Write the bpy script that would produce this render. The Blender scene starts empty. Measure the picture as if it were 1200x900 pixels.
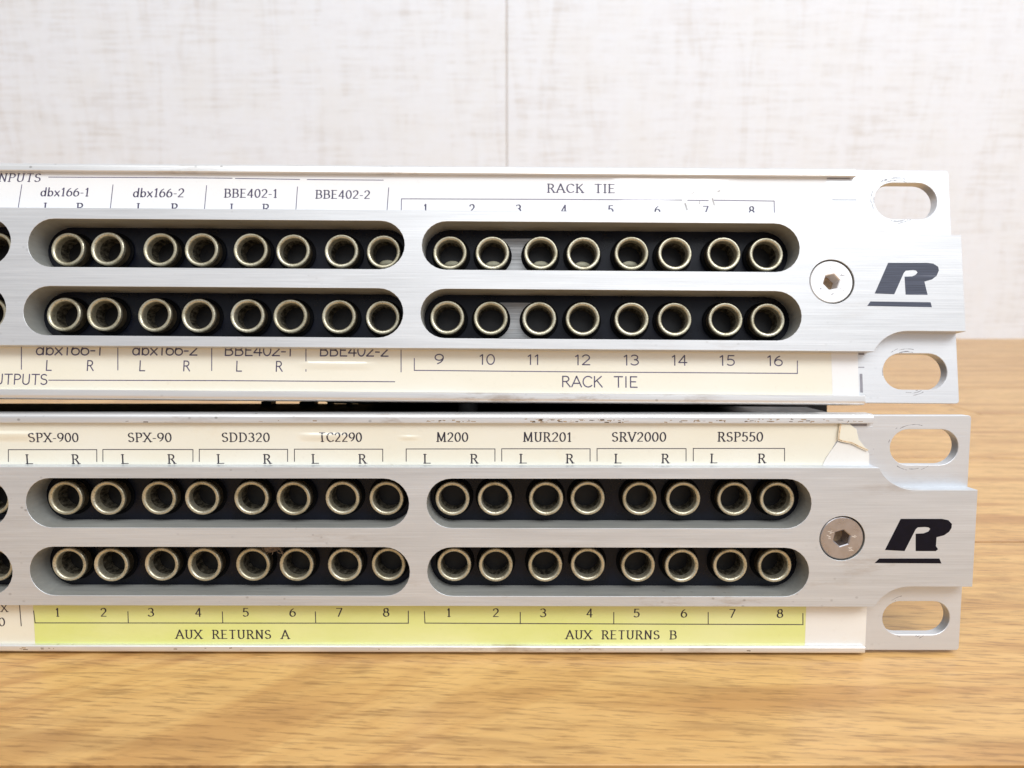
import bpy, bmesh, math, random
from mathutils import Vector, Matrix
from mathutils.geometry import tessellate_polygon
random.seed(7)
R = math.radians
MM = 0.001
scene = bpy.context.scene
C = scene.collection

# ------------------------------------------------------------------ camera
cam_d = bpy.data.cameras.new("camera")
cam = bpy.data.objects.new("camera", cam_d)
C.objects.link(cam)
cam.location = (0.0, 0.0, 0.068399)
cam.rotation_euler = (R(90 - 9.8135), 0.0, 0.0)
cam_d.sensor_width = 36.0
cam_d.lens = 22.2
cam_d.clip_start = 0.005
cam_d.clip_end = 50.0
cam_d.dof.use_dof = True
cam_d.dof.focus_distance = 0.1135
cam_d.dof.aperture_fstop = 28.0
scene.camera = cam

# ------------------------------------------------------------------ room light
world = bpy.data.worlds.new("World")
scene.world = world
world.use_nodes = True
wn = world.node_tree.nodes
wl = world.node_tree.links
bg = wn["Background"]
tc = wn.new("ShaderNodeTexCoord")
sx = wn.new("ShaderNodeSeparateXYZ")
wr = wn.new("ShaderNodeValToRGB")          # a room: dim floor, mid walls, bright ceiling
mr = wn.new("ShaderNodeMapRange")
mr.inputs[1].default_value = -1.0
mr.inputs[2].default_value = 1.0
wl.new(tc.outputs["Generated"], sx.inputs[0])
wl.new(sx.outputs[2], mr.inputs[0])
wl.new(mr.outputs[0], wr.inputs[0])
wr.color_ramp.elements[0].position = 0.30
wr.color_ramp.elements[0].color = (0.40, 0.41, 0.43, 1)
wr.color_ramp.elements[1].position = 0.80
wr.color_ramp.elements[1].color = (0.97, 0.985, 1.0, 1)
e = wr.color_ramp.elements.new(0.52)
e.color = (0.55, 0.57, 0.62, 1)
e = wr.color_ramp.elements.new(0.68)
e.color = (0.71, 0.74, 0.80, 1)
# room light raised towards the right, added to whiten the right ends
mx = wn.new("ShaderNodeMapRange")
mx.inputs[1].default_value = -1.0
mx.inputs[2].default_value = 1.0
mx.inputs[3].default_value = 0.58
mx.inputs[4].default_value = 1.52
wl.new(sx.outputs[0], mx.inputs[0])
mm = wn.new("ShaderNodeVectorMath")
mm.operation = 'MULTIPLY'
wl.new(wr.outputs[0], mm.inputs[0])
wl.new(mx.outputs[0], mm.inputs[1])
wl.new(mm.outputs[0], bg.inputs[0])
bg.inputs[1].default_value = 0.80

def lamp(name, loc, target, sx_, sy_, power, col):
    d = bpy.data.lights.new(name, 'AREA')
    d.shape = 'RECTANGLE'
    d.size = sx_
    d.size_y = sy_
    d.energy = power
    d.color = col
    o = bpy.data.objects.new(name, d)
    C.objects.link(o)
    o.location = loc
    o.rotation_euler = (Vector(target) - Vector(loc)).to_track_quat('-Z', 'Y').to_euler()
    return o

lamp("ceiling_lamp", (0.70, -0.70, 1.25), (0.05, 0.22, 0.0), 1.3, 0.7, 18.0, (0.93, 0.965, 1.0))
lamp("ceiling_lamp", (-0.25, -0.75, 1.30), (0.0, 0.2, 0.0), 0.9, 0.55, 7.5, (0.93, 0.965, 1.0))

scene.view_settings.view_transform = 'Standard'
scene.view_settings.look = 'None'
scene.view_settings.exposure = -0.01
scene.view_settings.gamma = 1.0

# ------------------------------------------------------------------ materials
class NT:
    def __init__(self, name):
        self.m = bpy.data.materials.new(name)
        self.m.use_nodes = True
        self.n = self.m.node_tree.nodes
        self.l = self.m.node_tree.links
        self.b = self.n["Principled BSDF"]
        self.tc = self.n.new("ShaderNodeTexCoord")
    def put(self, **kw):
        for k, v in kw.items():
            self.b.inputs[k.replace("_", " ")].default_value = v
    def mapped(self, scale, rot=(0, 0, 0), src=None, loc=(0, 0, 0)):
        mp = self.n.new("ShaderNodeMapping")
        mp.inputs["Scale"].default_value = scale
        mp.inputs["Rotation"].default_value = rot
        mp.inputs["Location"].default_value = loc
        self.l.new(src or self.tc.outputs["Object"], mp.inputs[0])
        return mp.outputs[0]
    def turned(self, sizes, angle, src=None):
        """streaks of the given feature sizes (metres), laid at an angle in the ground plane"""
        mp = self.n.new("ShaderNodeMapping")
        mp.vector_type = 'TEXTURE'
        mp.inputs["Scale"].default_value = sizes
        mp.inputs["Rotation"].default_value = (0, 0, angle)
        self.l.new(src or self.tc.outputs["Object"], mp.inputs[0])
        return mp.outputs[0]
    def noise(self, vec, scale=1.0, detail=4.0, rough=0.55, dist=0.0):
        t = self.n.new("ShaderNodeTexNoise")
        t.inputs["Scale"].default_value = scale
        t.inputs["Detail"].default_value = detail
        t.inputs["Roughness"].default_value = rough
        t.inputs["Distortion"].default_value = dist
        self.l.new(vec, t.inputs["Vector"])
        return t.outputs[0]
    def ramp(self, fac, *stops):
        r = self.n.new("ShaderNodeValToRGB")
        el = r.color_ramp.elements
        while len(el) < len(stops):
            el.new(0.5)
        for e_, (p, c) in zip(el, stops):
            e_.position = p
            if not hasattr(c, "__len__"):
                c = (c, c, c)
            e_.color = (c[0], c[1], c[2], 1)
        self.l.new(fac, r.inputs[0])
        return r.outputs[0]
    def mix(self, fac, a, b, mode='MIX'):
        x = self.n.new("ShaderNodeMix")
        x.data_type = 'RGBA'
        x.blend_type = mode
        for s, v in ((x.inputs[0], fac), (x.inputs[6], a), (x.inputs[7], b)):
            if hasattr(v, "is_output"):
                self.l.new(v, s)
            elif hasattr(v, "__len__"):
                s.default_value = (v[0], v[1], v[2], 1)
            else:
                s.default_value = v
        return x.outputs[2]
    def math(self, op, a, b=0.0):
        x = self.n.new("ShaderNodeMath")
        x.operation = op
        for s, v in ((x.inputs[0], a), (x.inputs[1], b)):
            if hasattr(v, "is_output"):
                self.l.new(v, s)
            else:
                s.default_value = v
        return x.outputs[0]
    def bump(self, h, strength, dist):
        bn = self.n.new("ShaderNodeBump")
        bn.inputs["Strength"].default_value = strength
        bn.inputs["Distance"].default_value = dist
        self.l.new(h, bn.inputs["Height"])
        self.l.new(bn.outputs[0], self.b.inputs["Normal"])
        return bn
    def to(self, sock, name):
        self.l.new(sock, self.b.inputs[name])

def brushed(name, base, metallic, rough, grain=0.10, dirt=0.0, tint=(1, 1, 1)):
    t = NT(name)
    fine = t.noise(t.mapped((60, 900, 5200)), 1.0, 5, 0.6)
    broad = t.noise(t.mapped((22, 30, 420)), 1.0, 5, 0.65)
    g = t.ramp(fine, (0.28, base * (1 - grain)), (0.72, base * (1 + grain * 0.5)))
    g = t.mix(0.5, g, t.ramp(broad, (0.3, base * (1 - 1.6 * grain)), (0.7, base * 1.05)))
    g = t.mix(1.0, g, tint, 'MULTIPLY')
    # specks and stains of handling
    v = t.n.new("ShaderNodeTexVoronoi")
    v.feature = 'F1'
    v.inputs["Scale"].default_value = 1.0
    t.l.new(t.mapped((420, 420, 560)), v.inputs["Vector"])
    sel = t.noise(t.mapped((26, 26, 26)), 1.0, 3)
    speck = t.math('MULTIPLY', t.ramp(v.outputs["Distance"], (0.06, 1), (0.16, 0)), t.ramp(sel, (0.50, 0), (0.62, 1)))
    stain = t.math('MULTIPLY', t.ramp(t.noise(t.mapped((45, 45, 220), loc=(3, 1, 2)), 1.0, 6, 0.7), (0.54, 0), (0.68, 1)),
                   t.ramp(t.noise(t.mapped((14, 14, 60)), 1.0, 3), (0.50, 0), (0.60, 1)))
    g = t.mix(t.math('MULTIPLY', stain, 0.55 * dirt), g, (0.30, 0.20, 0.11))
    g = t.mix(t.math('MULTIPLY', speck, 0.5 * min(dirt, 1.0)), g, (0.10, 0.08, 0.06))
    t.to(g, "Base Color")
    t.put(Metallic=metallic)
    t.to(t.ramp(fine, (0.25, rough - 0.05), (0.75, rough + 0.09)), "Roughness")
    t.bump(fine, 0.35, 0.00006)
    return t.m

M = {}
M['bar_top'] = brushed('brushed_aluminium', 0.70, 0.58, 0.46, 0.18, 0.35, (0.985, 1.0, 1.02))
M['bar_low'] = brushed('handled_aluminium', 0.72, 0.60, 0.44, 0.19, 1.0, (0.965, 1.0, 1.045))
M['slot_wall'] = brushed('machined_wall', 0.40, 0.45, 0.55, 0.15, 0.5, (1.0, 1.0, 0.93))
M['ear'] = brushed('milled_aluminium', 0.71, 0.60, 0.46, 0.05, 0.35, (0.98, 1.0, 1.03))
M['lip'] = brushed('lip_aluminium', 0.78, 0.65, 0.36, 0.08, 1.5)

def simple(name, col, rough, metallic=0.0, coat=0.0, var=0.12, scale=900.0, spec=None):
    t = NT(name)
    n = t.noise(t.mapped((scale, scale, scale)), 1.0, 4)
    t.to(t.ramp(n, (0.3, [c * (1 - var) for c in col]), (0.7, [c * (1 + var) for c in col])), "Base Color")
    t.to(t.ramp(n, (0.3, max(0.02, rough - 0.06)), (0.7, rough + 0.06)), "Roughness")
    t.put(Metallic=metallic, Coat_Weight=coat, Coat_Roughness=0.06)
    if spec is not None:
        t.put(**{"Specular_IOR_Level": spec})
    return t.m

M['black_panel'] = simple('black_panel', (0.003, 0.004, 0.009), 0.30, 0.0, 0.0, 0.4, 300, 0.22)
M['black_steel'] = simple('black_steel', (0.008, 0.008, 0.009), 0.45, 0.0, 0.0, 0.4, 300, 0.25)
M['black_nylon'] = simple('black_nylon', (0.0025, 0.0025, 0.003), 0.5, 0.0, 0.0, 0.2, 900, 0.05)
M['rubber'] = simple('rubber', (0.012, 0.012, 0.012), 0.7)
M['groove_shade'] = simple('groove_shade', (0.27, 0.27, 0.31), 0.6)  # shade of grooves and recesses painted as flat grey
M['ink'] = simple('ink', (0.035, 0.03, 0.05), 0.5, 0.0, 0.6, 0.35, 2500)
M['pale_ink'] = simple('pale_ink', (0.10, 0.085, 0.16), 0.5, 0.0, 0.6, 0.4, 2500)
M['logo_black'] = simple('logo_black', (0.004, 0.003, 0.008), 0.6, 0, 0, 0.3, 900, 0.15)
M['scuff'] = simple('scuff', (0.20, 0.19, 0.21), 0.6, 0.0, 0, 0.4, 2000)
M['rust'] = simple('rust', (0.34, 0.235, 0.14), 0.7, 0.0, 0, 0.4, 1500)
M['bare_metal'] = brushed('bare_metal', 0.46, 0.6, 0.42, 0.7, 0.3)
M['contact'] = simple('contact', (0.20, 0.19, 0.135), 0.45, 0.6, 0, 0.3)
M['bright_nick'] = simple('bright_nick', (0.85, 0.85, 0.85), 0.35, 0.6)
M['grime'] = simple('dark_grime', (0.10, 0.07, 0.05), 0.8, 0, 0, 0.4, 1500)
M['bore_shade'] = simple('bore_shade', (0.003, 0.0028, 0.0025), 0.7, 0, 0, 0.5, 900, 0.0)  # black colour stands in for the shade deep inside the bore
M['paper_tan'] = simple('tan_tape_stain', (0.80, 0.68, 0.50), 0.55, 0, 0.4, 0.15, 500)
M['smudge'] = simple('grey_smudge', (0.42, 0.40, 0.40), 0.7, 0, 0, 0.3, 1500)
M['lint'] = simple('lint', (0.20, 0.145, 0.10), 0.9, 0, 0, 0.5, 1500)
M['screw'] = simple('stainless_shaded', (0.46, 0.44, 0.455), 0.30, 0.9, 0, 0.10, 500)  # lower screw: dim room reflection put into a darker colour
M['screw_lit'] = simple('stainless_lit', (0.88, 0.87, 0.88), 0.42, 0.55, 0, 0.04, 300)  # upper screw: brighter light put into a paler colour

def worn_logo():
    t = NT('worn_logo_ink')
    n = t.noise(t.mapped((60, 900, 6500)), 1.0, 4, 0.6)
    t.to(t.ramp(n, (0.35, (0.025, 0.03, 0.05)), (0.62, (0.065, 0.075, 0.115)), (0.75, (0.25, 0.27, 0.33))), "Base Color")
    t.put(Roughness=0.42)
    return t.m
M['logo_worn'] = worn_logo()

def nickel():
    t = NT('aged_nickel')
    oi = t.n.new("ShaderNodeObjectInfo")
    n = t.noise(t.mapped((420, 420, 420)), 1.0, 5, 0.65)
    streak = t.noise(t.mapped((1600, 260, 1600)), 1.0, 3)
    c = t.ramp(n, (0.32, (0.24, 0.20, 0.12)), (0.44, (0.54, 0.50, 0.37)), (0.75, (0.74, 0.70, 0.57)))
    c = t.mix(t.ramp(streak, (0.55, 0.0), (0.75, 0.55)), c, (0.26, 0.21, 0.12))
    c = t.mix(t.ramp(t.noise(t.mapped((2400, 1500, 2400)), 1.0, 4, 0.7), (0.54, 0.0), (0.68, 0.75)), c, (0.11, 0.085, 0.05))
    c = t.mix(t.ramp(oi.outputs["Random"], (0.0, 0.0), (1.0, 0.28)), c, (0.34, 0.29, 0.17))
    t.to(c, "Base Color")
    t.put(Metallic=0.78)
    t.to(t.ramp(n, (0.3, 0.48), (0.7, 0.28)), "Roughness")
    t.bump(n, 0.2, 0.00008)
    return t.m
M['nickel'] = nickel()

def bore():
    t = NT('tarnished_bore')
    n = t.noise(t.mapped((1500, 600, 1500)), 1.0, 5, 0.7)
    t.to(t.ramp(n, (0.40, (0.03, 0.025, 0.017)), (0.56, (0.20, 0.175, 0.125)), (0.75, (0.50, 0.46, 0.36))), "Base Color")
    t.put(Metallic=0.75)
    t.to(t.ramp(n, (0.3, 0.6), (0.7, 0.4)), "Roughness")
    return t.m
M['bore'] = bore()
M['barrel'] = simple('grimy_barrel', (0.085, 0.065, 0.04), 0.5, 0.6, 0, 0.5, 900)

def paper(name, a, b, edge):
    t = NT(name)
    n = t.noise(t.mapped((28, 28, 70)), 1.0, 5, 0.6)
    f = t.noise(t.mapped((900, 900, 900)), 1.0, 3)
    c = t.ramp(n, (0.32, a), (0.66, b))
    c = t.mix(t.ramp(t.noise(t.mapped((60, 60, 60), loc=(5, 2, 1)), 1.0, 5, 0.7), (0.60, 0.0), (0.78, 0.45)), c, edge)
    c = t.mix(t.ramp(f, (0.62, 0.0), (0.8, 0.10)), c, (0.4, 0.33, 0.22))
    t.to(c, "Base Color")
    t.put(Roughness=0.55, Coat_Weight=1.0, Coat_Roughness=0.05, Coat_IOR=1.75)
    h = t.noise(t.mapped((35, 35, 130), loc=(1, 7, 3)), 1.0, 2)
    t.bump(h, 0.10, 0.0006)
    return t.m
M['paper_white'] = paper('white_label_paper', (0.80, 0.80, 0.80), (0.84, 0.84, 0.84), (0.78, 0.765, 0.74))
M['paper_cream'] = paper('aged_label_paper', (0.79, 0.745, 0.60), (0.82, 0.79, 0.68), (0.76, 0.65, 0.45))
M['paper_tape'] = paper('clear_tape_end', (0.79, 0.77, 0.72), (0.82, 0.805, 0.77), (0.76, 0.69, 0.58))
M['paper_yellow'] = paper('yellow_label_paper', (0.68, 0.72, 0.20), (0.76, 0.77, 0.34), (0.70, 0.66, 0.30))
M['paper_edge'] = simple('browned_tape_edge', (0.50, 0.33, 0.17), 0.6, 0, 0.3, 0.4, 700)

# ------------------------------------------------------------------ mesh helpers (millimetres; x right, y back, z up)
class MB:
    def __init__(self):
        self.v, self.f, self.mi = [], [], []
    def vert(self, x, y, z):
        self.v.append((x, y, z))
        return len(self.v) - 1
    def face(self, idx, mat=0):
        self.f.append(tuple(idx))
        self.mi.append(mat)
    def box(self, x0, x1, y0, y1, z0, z1, mat=0):
        i = [self.vert(x, y, z) for x in (x0, x1) for y in (y0, y1) for z in (z0, z1)]
        for q in ((0, 1, 3, 2), (4, 6, 7, 5), (0, 4, 5, 1), (2, 3, 7, 6), (0, 2, 6, 4), (1, 5, 7, 3)):
            self.face([i[k] for k in q], mat)
    def plate(self, outline, holes, y0, y1, bevel=0.0, mat=0, wall=None):
        """a flat plate in the x-z plane, front face at y0, with holes and a chamfered front edge"""
        loops = [orient(outline, True)] + [orient(h, False) for h in holes]
        front = [inset(l, bevel) for l in loops] if bevel else loops
        tris = tessellate_polygon([[Vector((p[0], p[1], 0)) for p in l] for l in front])
        base = [len(self.v)]
        flat = [p for l in front for p in l]
        F = [self.vert(p[0], y0, p[1]) for p in flat]
        flat2 = [p for l in loops for p in l]
        K = [self.vert(p[0], y0 + bevel, p[1]) for p in flat2] if bevel else F
        B = [self.vert(p[0], y1, p[1]) for p in flat2]
        for a, b, c in tris:
            self.face((F[a], F[b], F[c]), mat)
            self.face((B[a], B[c], B[b]), mat)
        s = 0
        for li, l in enumerate(loops):
            n = len(l)
            wm = mat if wall is None or li == 0 else wall
            for i in range(n):
                a, b = s + i, s + (i + 1) % n
                if bevel:
                    self.face((F[a], F[b], K[b], K[a]), mat)
                self.face((K[a], K[b], B[b], B[a]), wm)
            s += n
    def lathe(self, prof, n, cx=0, cz=0, mat=0, cap=False):
        rings = []
        for r, y in prof:
            rings.append([self.vert(cx + r * math.cos(2 * math.pi * k / n), y, cz + r * math.sin(2 * math.pi * k / n)) for k in range(n)])
        for a, b in zip(rings, rings[1:]):
            for k in range(n):
                self.face((a[k], a[(k + 1) % n], b[(k + 1) % n], b[k]), mat)
        if cap:
            self.face(rings[-1], mat)
    def build(self, name, mats, parent=None, smooth=True, recalc=True, angle=28):
        me = bpy.data.meshes.new(name)
        me.from_pydata([(x * MM, y * MM, z * MM) for x, y, z in self.v], [], self.f)
        mats = mats if isinstance(mats, (list, tuple)) else [mats]
        for m in mats:
            me.materials.append(m)
        me.polygons.foreach_set("material_index", self.mi)
        if recalc:
            bm = bmesh.new()
            bm.from_mesh(me)
            bmesh.ops.recalc_face_normals(bm, faces=bm.faces)
            bm.to_mesh(me)
            bm.free()
        if smooth:
            me.shade_smooth()
            me.set_sharp_from_angle(angle=R(angle))
        me.update()
        o = bpy.data.objects.new(name, me)
        C.objects.link(o)
        if parent:
            o.parent = parent
        return o

def area(l):
    return sum(l[i][0] * l[(i + 1) % len(l)][1] - l[(i + 1) % len(l)][0] * l[i][1] for i in range(len(l))) / 2

def orient(l, ccw):
    return list(l) if (area(l) > 0) == ccw else list(reversed(l))

def inset(l, d):
    """offset a loop to its left by d (into the material for ccw outlines and cw holes)"""
    out = []
    n = len(l)
    for i in range(n):
        p0, p1, p2 = l[i - 1], l[i], l[(i + 1) % n]
        a = Vector((p1[0] - p0[0], p1[1] - p0[1])).normalized()
        b = Vector((p2[0] - p1[0], p2[1] - p1[1])).normalized()
        na, nb = Vector((-a.y, a.x)), Vector((-b.y, b.x))
        m = na + nb
        m = m.normalized() if m.length > 1e-6 else na
        k = d / max(0.4, m.dot(na))
        out.append((p1[0] + m.x * k, p1[1] + m.y * k))
    return out

def stadium(x0, x1, z0, z1, n=14):
    r = (z1 - z0) / 2
    zc = (z0 + z1) / 2
    pts = []
    for k in range(n + 1):
        a = -math.pi / 2 + math.pi * k / n
        pts.append((x1 - r + r * math.cos(a), zc + r * math.sin(a)))
    for k in range(n + 1):
        a = math.pi / 2 + math.pi * k / n
        pts.append((x0 + r + r * math.cos(a), zc + r * math.sin(a)))
    return pts

def circle(cx, cz, r, n=24):
    return [(cx + r * math.cos(2 * math.pi * k / n), cz + r * math.sin(2 * math.pi * k / n)) for k in range(n)]

def empty(name, loc, label, cat, group=None):
    o = bpy.data.objects.new(name, None)
    o.empty_display_size = 0.01
    C.objects.link(o)
    o.location = Vector(loc) * MM
    o['label'] = label
    o['category'] = cat
    if group:
        o['group'] = group
    return o

# ------------------------------------------------------------------ lettering: a small stroke alphabet, plain or with serifs
def arc(cx, cy, rx, ry, a0, a1, n=10):
    return [(cx + rx * math.cos(R(a0 + (a1 - a0) * k / n)), cy + ry * math.sin(R(a0 + (a1 - a0) * k / n))) for k in range(n + 1)]

def ell(cx, cy, rx, ry):
    return arc(cx, cy, rx, ry, 0, 360, 18)

GL = {
 '0': (.62, [ell(.31, .5, .25, .48)], []),
 '1': (.50, [[(.10, .80), (.27, .97), (.27, 0)]], [(.27, 0)]),
 '2': (.62, [arc(.30, .72, .23, .26, 165, -38) + [(.06, .03), (.56, .03)]], []),
 '3': (.60, [arc(.27, .75, .22, .23, 150, -90), arc(.27, .28, .26, .26, 90, -150)], []),
 '4': (.64, [[(.44, 0), (.44, .98), (.04, .28), (.60, .28)]], []),
 '5': (.60, [[(.52, .97), (.15, .97), (.11, .55)] + arc(.27, .32, .26, .30, 125, -140)], []),
 '6': (.62, [ell(.31, .30, .25, .29), arc(.62, .32, .56, .66, 182, 112)], []),
 '7': (.60, [[(.05, .97), (.56, .97), (.22, 0)]], []),
 '8': (.62, [ell(.31, .75, .20, .23), ell(.31, .27, .25, .26)], []),
 '9': (.62, [ell(.31, .69, .25, .29), arc(.0, .68, .56, .66, 2, -68)], []),
 'A': (.76, [[(.04, 0), (.38, 1), (.72, 0)], [(.16, .34), (.60, .34)]], [(.04, 0), (.72, 0)]),
 'B': (.70, [[(.14, 0), (.14, 1)], [(.14, .98)] + arc(.38, .75, .20, .23, 90, -90) + [(.14, .52)], [(.38, .52)] + arc(.40, .27, .24, .25, 90, -90) + [(.14, .02)]], [(.14, 0), (.14, 1)]),
 'C': (.72, [arc(.42, .5, .35, .49, 42, 318, 16)], []),
 'D': (.78, [[(.14, 0), (.14, 1)], [(.14, .98), (.34, .98)] + arc(.34, .5, .36, .48, 90, -90, 14) + [(.14, .02)]], [(.14, 0), (.14, 1)]),
 'E': (.66, [[(.14, 0), (.14, 1)], [(.14, .98), (.58, .98)], [(.14, .52), (.50, .52)], [(.14, .02), (.60, .02)]], [(.14, 0), (.14, 1)]),
 'I': (.36, [[(.18, 0), (.18, 1)]], [(.18, 0), (.18, 1)]),
 'K': (.74, [[(.14, 0), (.14, 1)], [(.62, 1), (.14, .45)], [(.30, .62), (.68, 0)]], [(.14, 0), (.14, 1), (.64, 0)]),
 'L': (.62, [[(.14, 0), (.14, 1)], [(.14, .02), (.58, .02)]], [(.14, 0), (.14, 1)]),
 'M': (.92, [[(.12, 0), (.14, 1), (.46, .08), (.78, 1), (.80, 0)]], [(.12, 0), (.80, 0)]),
 'N': (.78, [[(.14, 0), (.14, 1), (.64, .02), (.64, 1)]], [(.14, 0), (.64, 1)]),
 'O': (.80, [ell(.40, .5, .34, .49)], []),
 'P': (.64, [[(.14, 0), (.14, 1)], [(.14, .98), (.34, .98)] + arc(.34, .73, .24, .25, 90, -90) + [(.14, .48)]], [(.14, 0), (.14, 1)]),
 'R': (.72, [[(.14, 0), (.14, 1)], [(.14, .98), (.34, .98)] + arc(.34, .74, .22, .24, 90, -90) + [(.14, .50)], [(.36, .50), (.66, 0)]], [(.14, 0), (.14, 1), (.66, 0)]),
 'S': (.62, [arc(.31, .75, .22, .23, 35, 262, 12) + arc(.30, .27, .24, .25, 85, -150, 12)], []),
 'T': (.68, [[(.04, .98), (.64, .98)], [(.34, 0), (.34, 1)]], [(.34, 0)]),
 'U': (.76, [[(.14, 1), (.14, .32)] + arc(.38, .30, .24, .29, 180, 360, 12) + [(.62, 1)]], [(.14, 1), (.62, 1)]),
 'V': (.72, [[(.03, 1), (.36, 0), (.69, 1)]], [(.03, 1), (.69, 1)]),
 'X': (.74, [[(.05, 1), (.69, 0)], [(.67, 1), (.06, 0)]], [(.05, 1), (.67, 1), (.69, 0), (.06, 0)]),
 '-': (.40, [[(.06, .38), (.34, .38)]], []),
 'd': (.62, [ell(.29, .30, .22, .30), [(.52, 0), (.52, 1)]], []),
 'b': (.62, [ell(.33, .30, .22, .30), [(.11, 0), (.11, 1)]], []),
 'x': (.58, [[(.05, .62), (.52, 0)], [(.52, .62), (.05, 0)]], []),
 ' ': (.72, [], []),
}

def ribbon(mb, p, q, w, y, mat, ext=0.0):
    d = Vector((q[0] - p[0], q[1] - p[1]))
    if d.length < 1e-6:
        return
    d.normalize()
    n = Vector((-d.y, d.x)) * (w / 2)
    p = (p[0] - d.x * ext, p[1] - d.y * ext)
    q = (q[0] + d.x * ext, q[1] + d.y * ext)
    pts = [(p[0] - n.x, p[1] - n.y), (q[0] - n.x, q[1] - n.y), (q[0] + n.x, q[1] + n.y), (p[0] + n.x, p[1] + n.y)]
    mb.face([mb.vert(a, y(a, b), b) for a, b in pts], mat)

def write(mb, s, u0, u1, v0, cap, style, slant, y, mat):
    total = sum(GL[c][0] for c in s)
    first, last = s[0], s[-1]
    sc = (u1 - u0) / (total - 0.1 * (len(s) > 0))
    x = u0 - 0.05 * sc
    for c in s:
        adv, strokes, feet = GL[c]
        def tr(p):
            return (x + (p[0] if style == 'sans' else adv / 2 + (p[0] - adv / 2) * 0.86) * sc + slant * p[1] * cap * 0.6, v0 + p[1] * cap)
        for st in strokes:
            for a, b in zip(st, st[1:]):
                pa, pb = tr(a), tr(b)
                if style == 'sans':
                    w = 0.115 * cap
                else:
                    ang = math.atan2(pb[1] - pa[1], pb[0] - pa[0])
                    w = (0.06 + 0.11 * abs(math.sin(ang - R(14)))) * cap
                cuts = max(1, int(math.hypot(pb[0] - pa[0], pb[1] - pa[1]) / 0.22))
                for c_ in range(cuts):
                    ribbon(mb, [pa[i_] + (pb[i_] - pa[i_]) * c_ / cuts for i_ in (0, 1)], [pa[i_] + (pb[i_] - pa[i_]) * (c_ + 1) / cuts for i_ in (0, 1)], w, y, mat, w * 0.25)
        if style != 'sans':
            for fx, fz in feet:
                a, b = tr((fx, fz))
                dz = 0.02 * cap if fz < 0.5 else -0.02 * cap
                ribbon(mb, (a - 0.18 * cap, b + dz), (a + 0.18 * cap, b + dz), 0.075 * cap, y, mat)
        x += adv * sc

def polyline(mb, pts, w, y, mat):
    for a, b in zip(pts, pts[1:]):
        n = max(1, int(math.hypot(b[0] - a[0], b[1] - a[1]) / 3.0))
        for k in range(n):
            p = (a[0] + (b[0] - a[0]) * k / n, a[1] + (b[1] - a[1]) * k / n)
            q = (a[0] + (b[0] - a[0]) * (k + 1) / n, a[1] + (b[1] - a[1]) * (k + 1) / n)
            ribbon(mb, p, q, w, y, mat, w * 0.4 if k in (0, n - 1) else 0)

# measured layout of both fronts, in millimetres on each front (u to the right of the last slot end, v up)
CAM_Z = 68.399
CAM_PITCH = 9.8135
LOWER_POSE = ([53.029, 105.867, 21.526], [[0.9999934, 0.0036254, 0.0003232], [-0.0036396, 0.9952379, 0.0974078], [3.15e-05, -0.0974083, 0.9952445]])
UPPER_POSE = ([51.853, 114.752, 66.475], [[0.9999706, 0.001611, 0.0074952], [-0.0034058, 0.9692498, 0.2460555], [-0.0068683, -0.2460738, 0.9692268]])
ROWS = ((11.4, 2.47), (-1.02, -9.97)); BAR_TOP = 13.41; BAR_BOTTOM = -11.8; END_TOP = 9.45; END_BOTTOM = -8.08; BAR_END = 29.21
SCREW_R = 4.01
UP = {
 'hole_top': (15.21, 26.78, 13.21, 20.11),
 'hole_bottom': (15.59, 27.22, -18.41, -11.81),
 'plate': (22.49, -20.87),
 'lip_top': (20.91, 22.58),
 'lip_bottom': (-21.26, -19.56),
 'lip_end': (11.46, 11.7),
 'screw': (5.63, 0.78),
 'logo': [[(15.83, 4.28), (22.82, 4.33), (23.96, 4.19), (24.78, 3.64), (24.91, 2.98), (24.44, 1.96), (23.57, 1.29), (22.21, 0.9), (22.68, -1.51), (18.75, -1.5), (18.69, 1.77), (20.03, 1.82), (20.69, 2.13), (21.06, 2.56), (20.8, 2.91), (20.27, 2.99), (18.92, 2.86), (18.56, 2.43), (16.72, -1.44), (13.21, -1.34)], [(12.39, -2.79), (23.16, -2.86), (23.35, -3.75), (11.79, -3.6)]],
 'jacks': [[(-134.3, 6.59), (-126.72, 6.64), (-117.08, 6.63), (-109.33, 6.6), (-100.18, 6.59), (-92.44, 6.56), (-83.44, 6.54), (-75.71, 6.52), (-63.41, 6.44), (-55.53, 6.42), (-46.55, 6.48), (-38.67, 6.46), (-29.86, 6.44), (-21.83, 6.49), (-12.86, 6.48), (-4.99, 6.45)], [(-134.17, -5.63), (-126.65, -5.57), (-117.39, -5.66), (-109.4, -5.69), (-100.32, -5.7), (-92.49, -5.72), (-83.56, -5.74), (-75.58, -5.76), (-63.7, -5.75), (-55.72, -5.77), (-46.81, -5.79), (-38.85, -5.81), (-29.94, -5.83), (-21.98, -5.77), (-12.77, -5.78), (-4.97, -5.8)]],
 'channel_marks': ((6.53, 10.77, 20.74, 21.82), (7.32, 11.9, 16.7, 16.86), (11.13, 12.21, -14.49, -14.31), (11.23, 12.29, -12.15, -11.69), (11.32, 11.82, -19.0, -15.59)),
 'ends': (6.42, 6.26, 11.05),
 'hl': ((-83.54, -14.42),),
 'smudge': [[(-19.89, 15.81), (-19.59, 14.71)], [(-18.76, 17.72), (-18.12, 18.05)], [(-17.2, 16.35), (-17.21, 15.82)], [(-14.82, 16.77), (-14.52, 15.64)], [(-13.77, 18.16), (-13.45, 18.33)], [(-17.24, 18.46), (-17.0, 18.79)]],
 'bare': (-53.95, -49.14),
}
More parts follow.
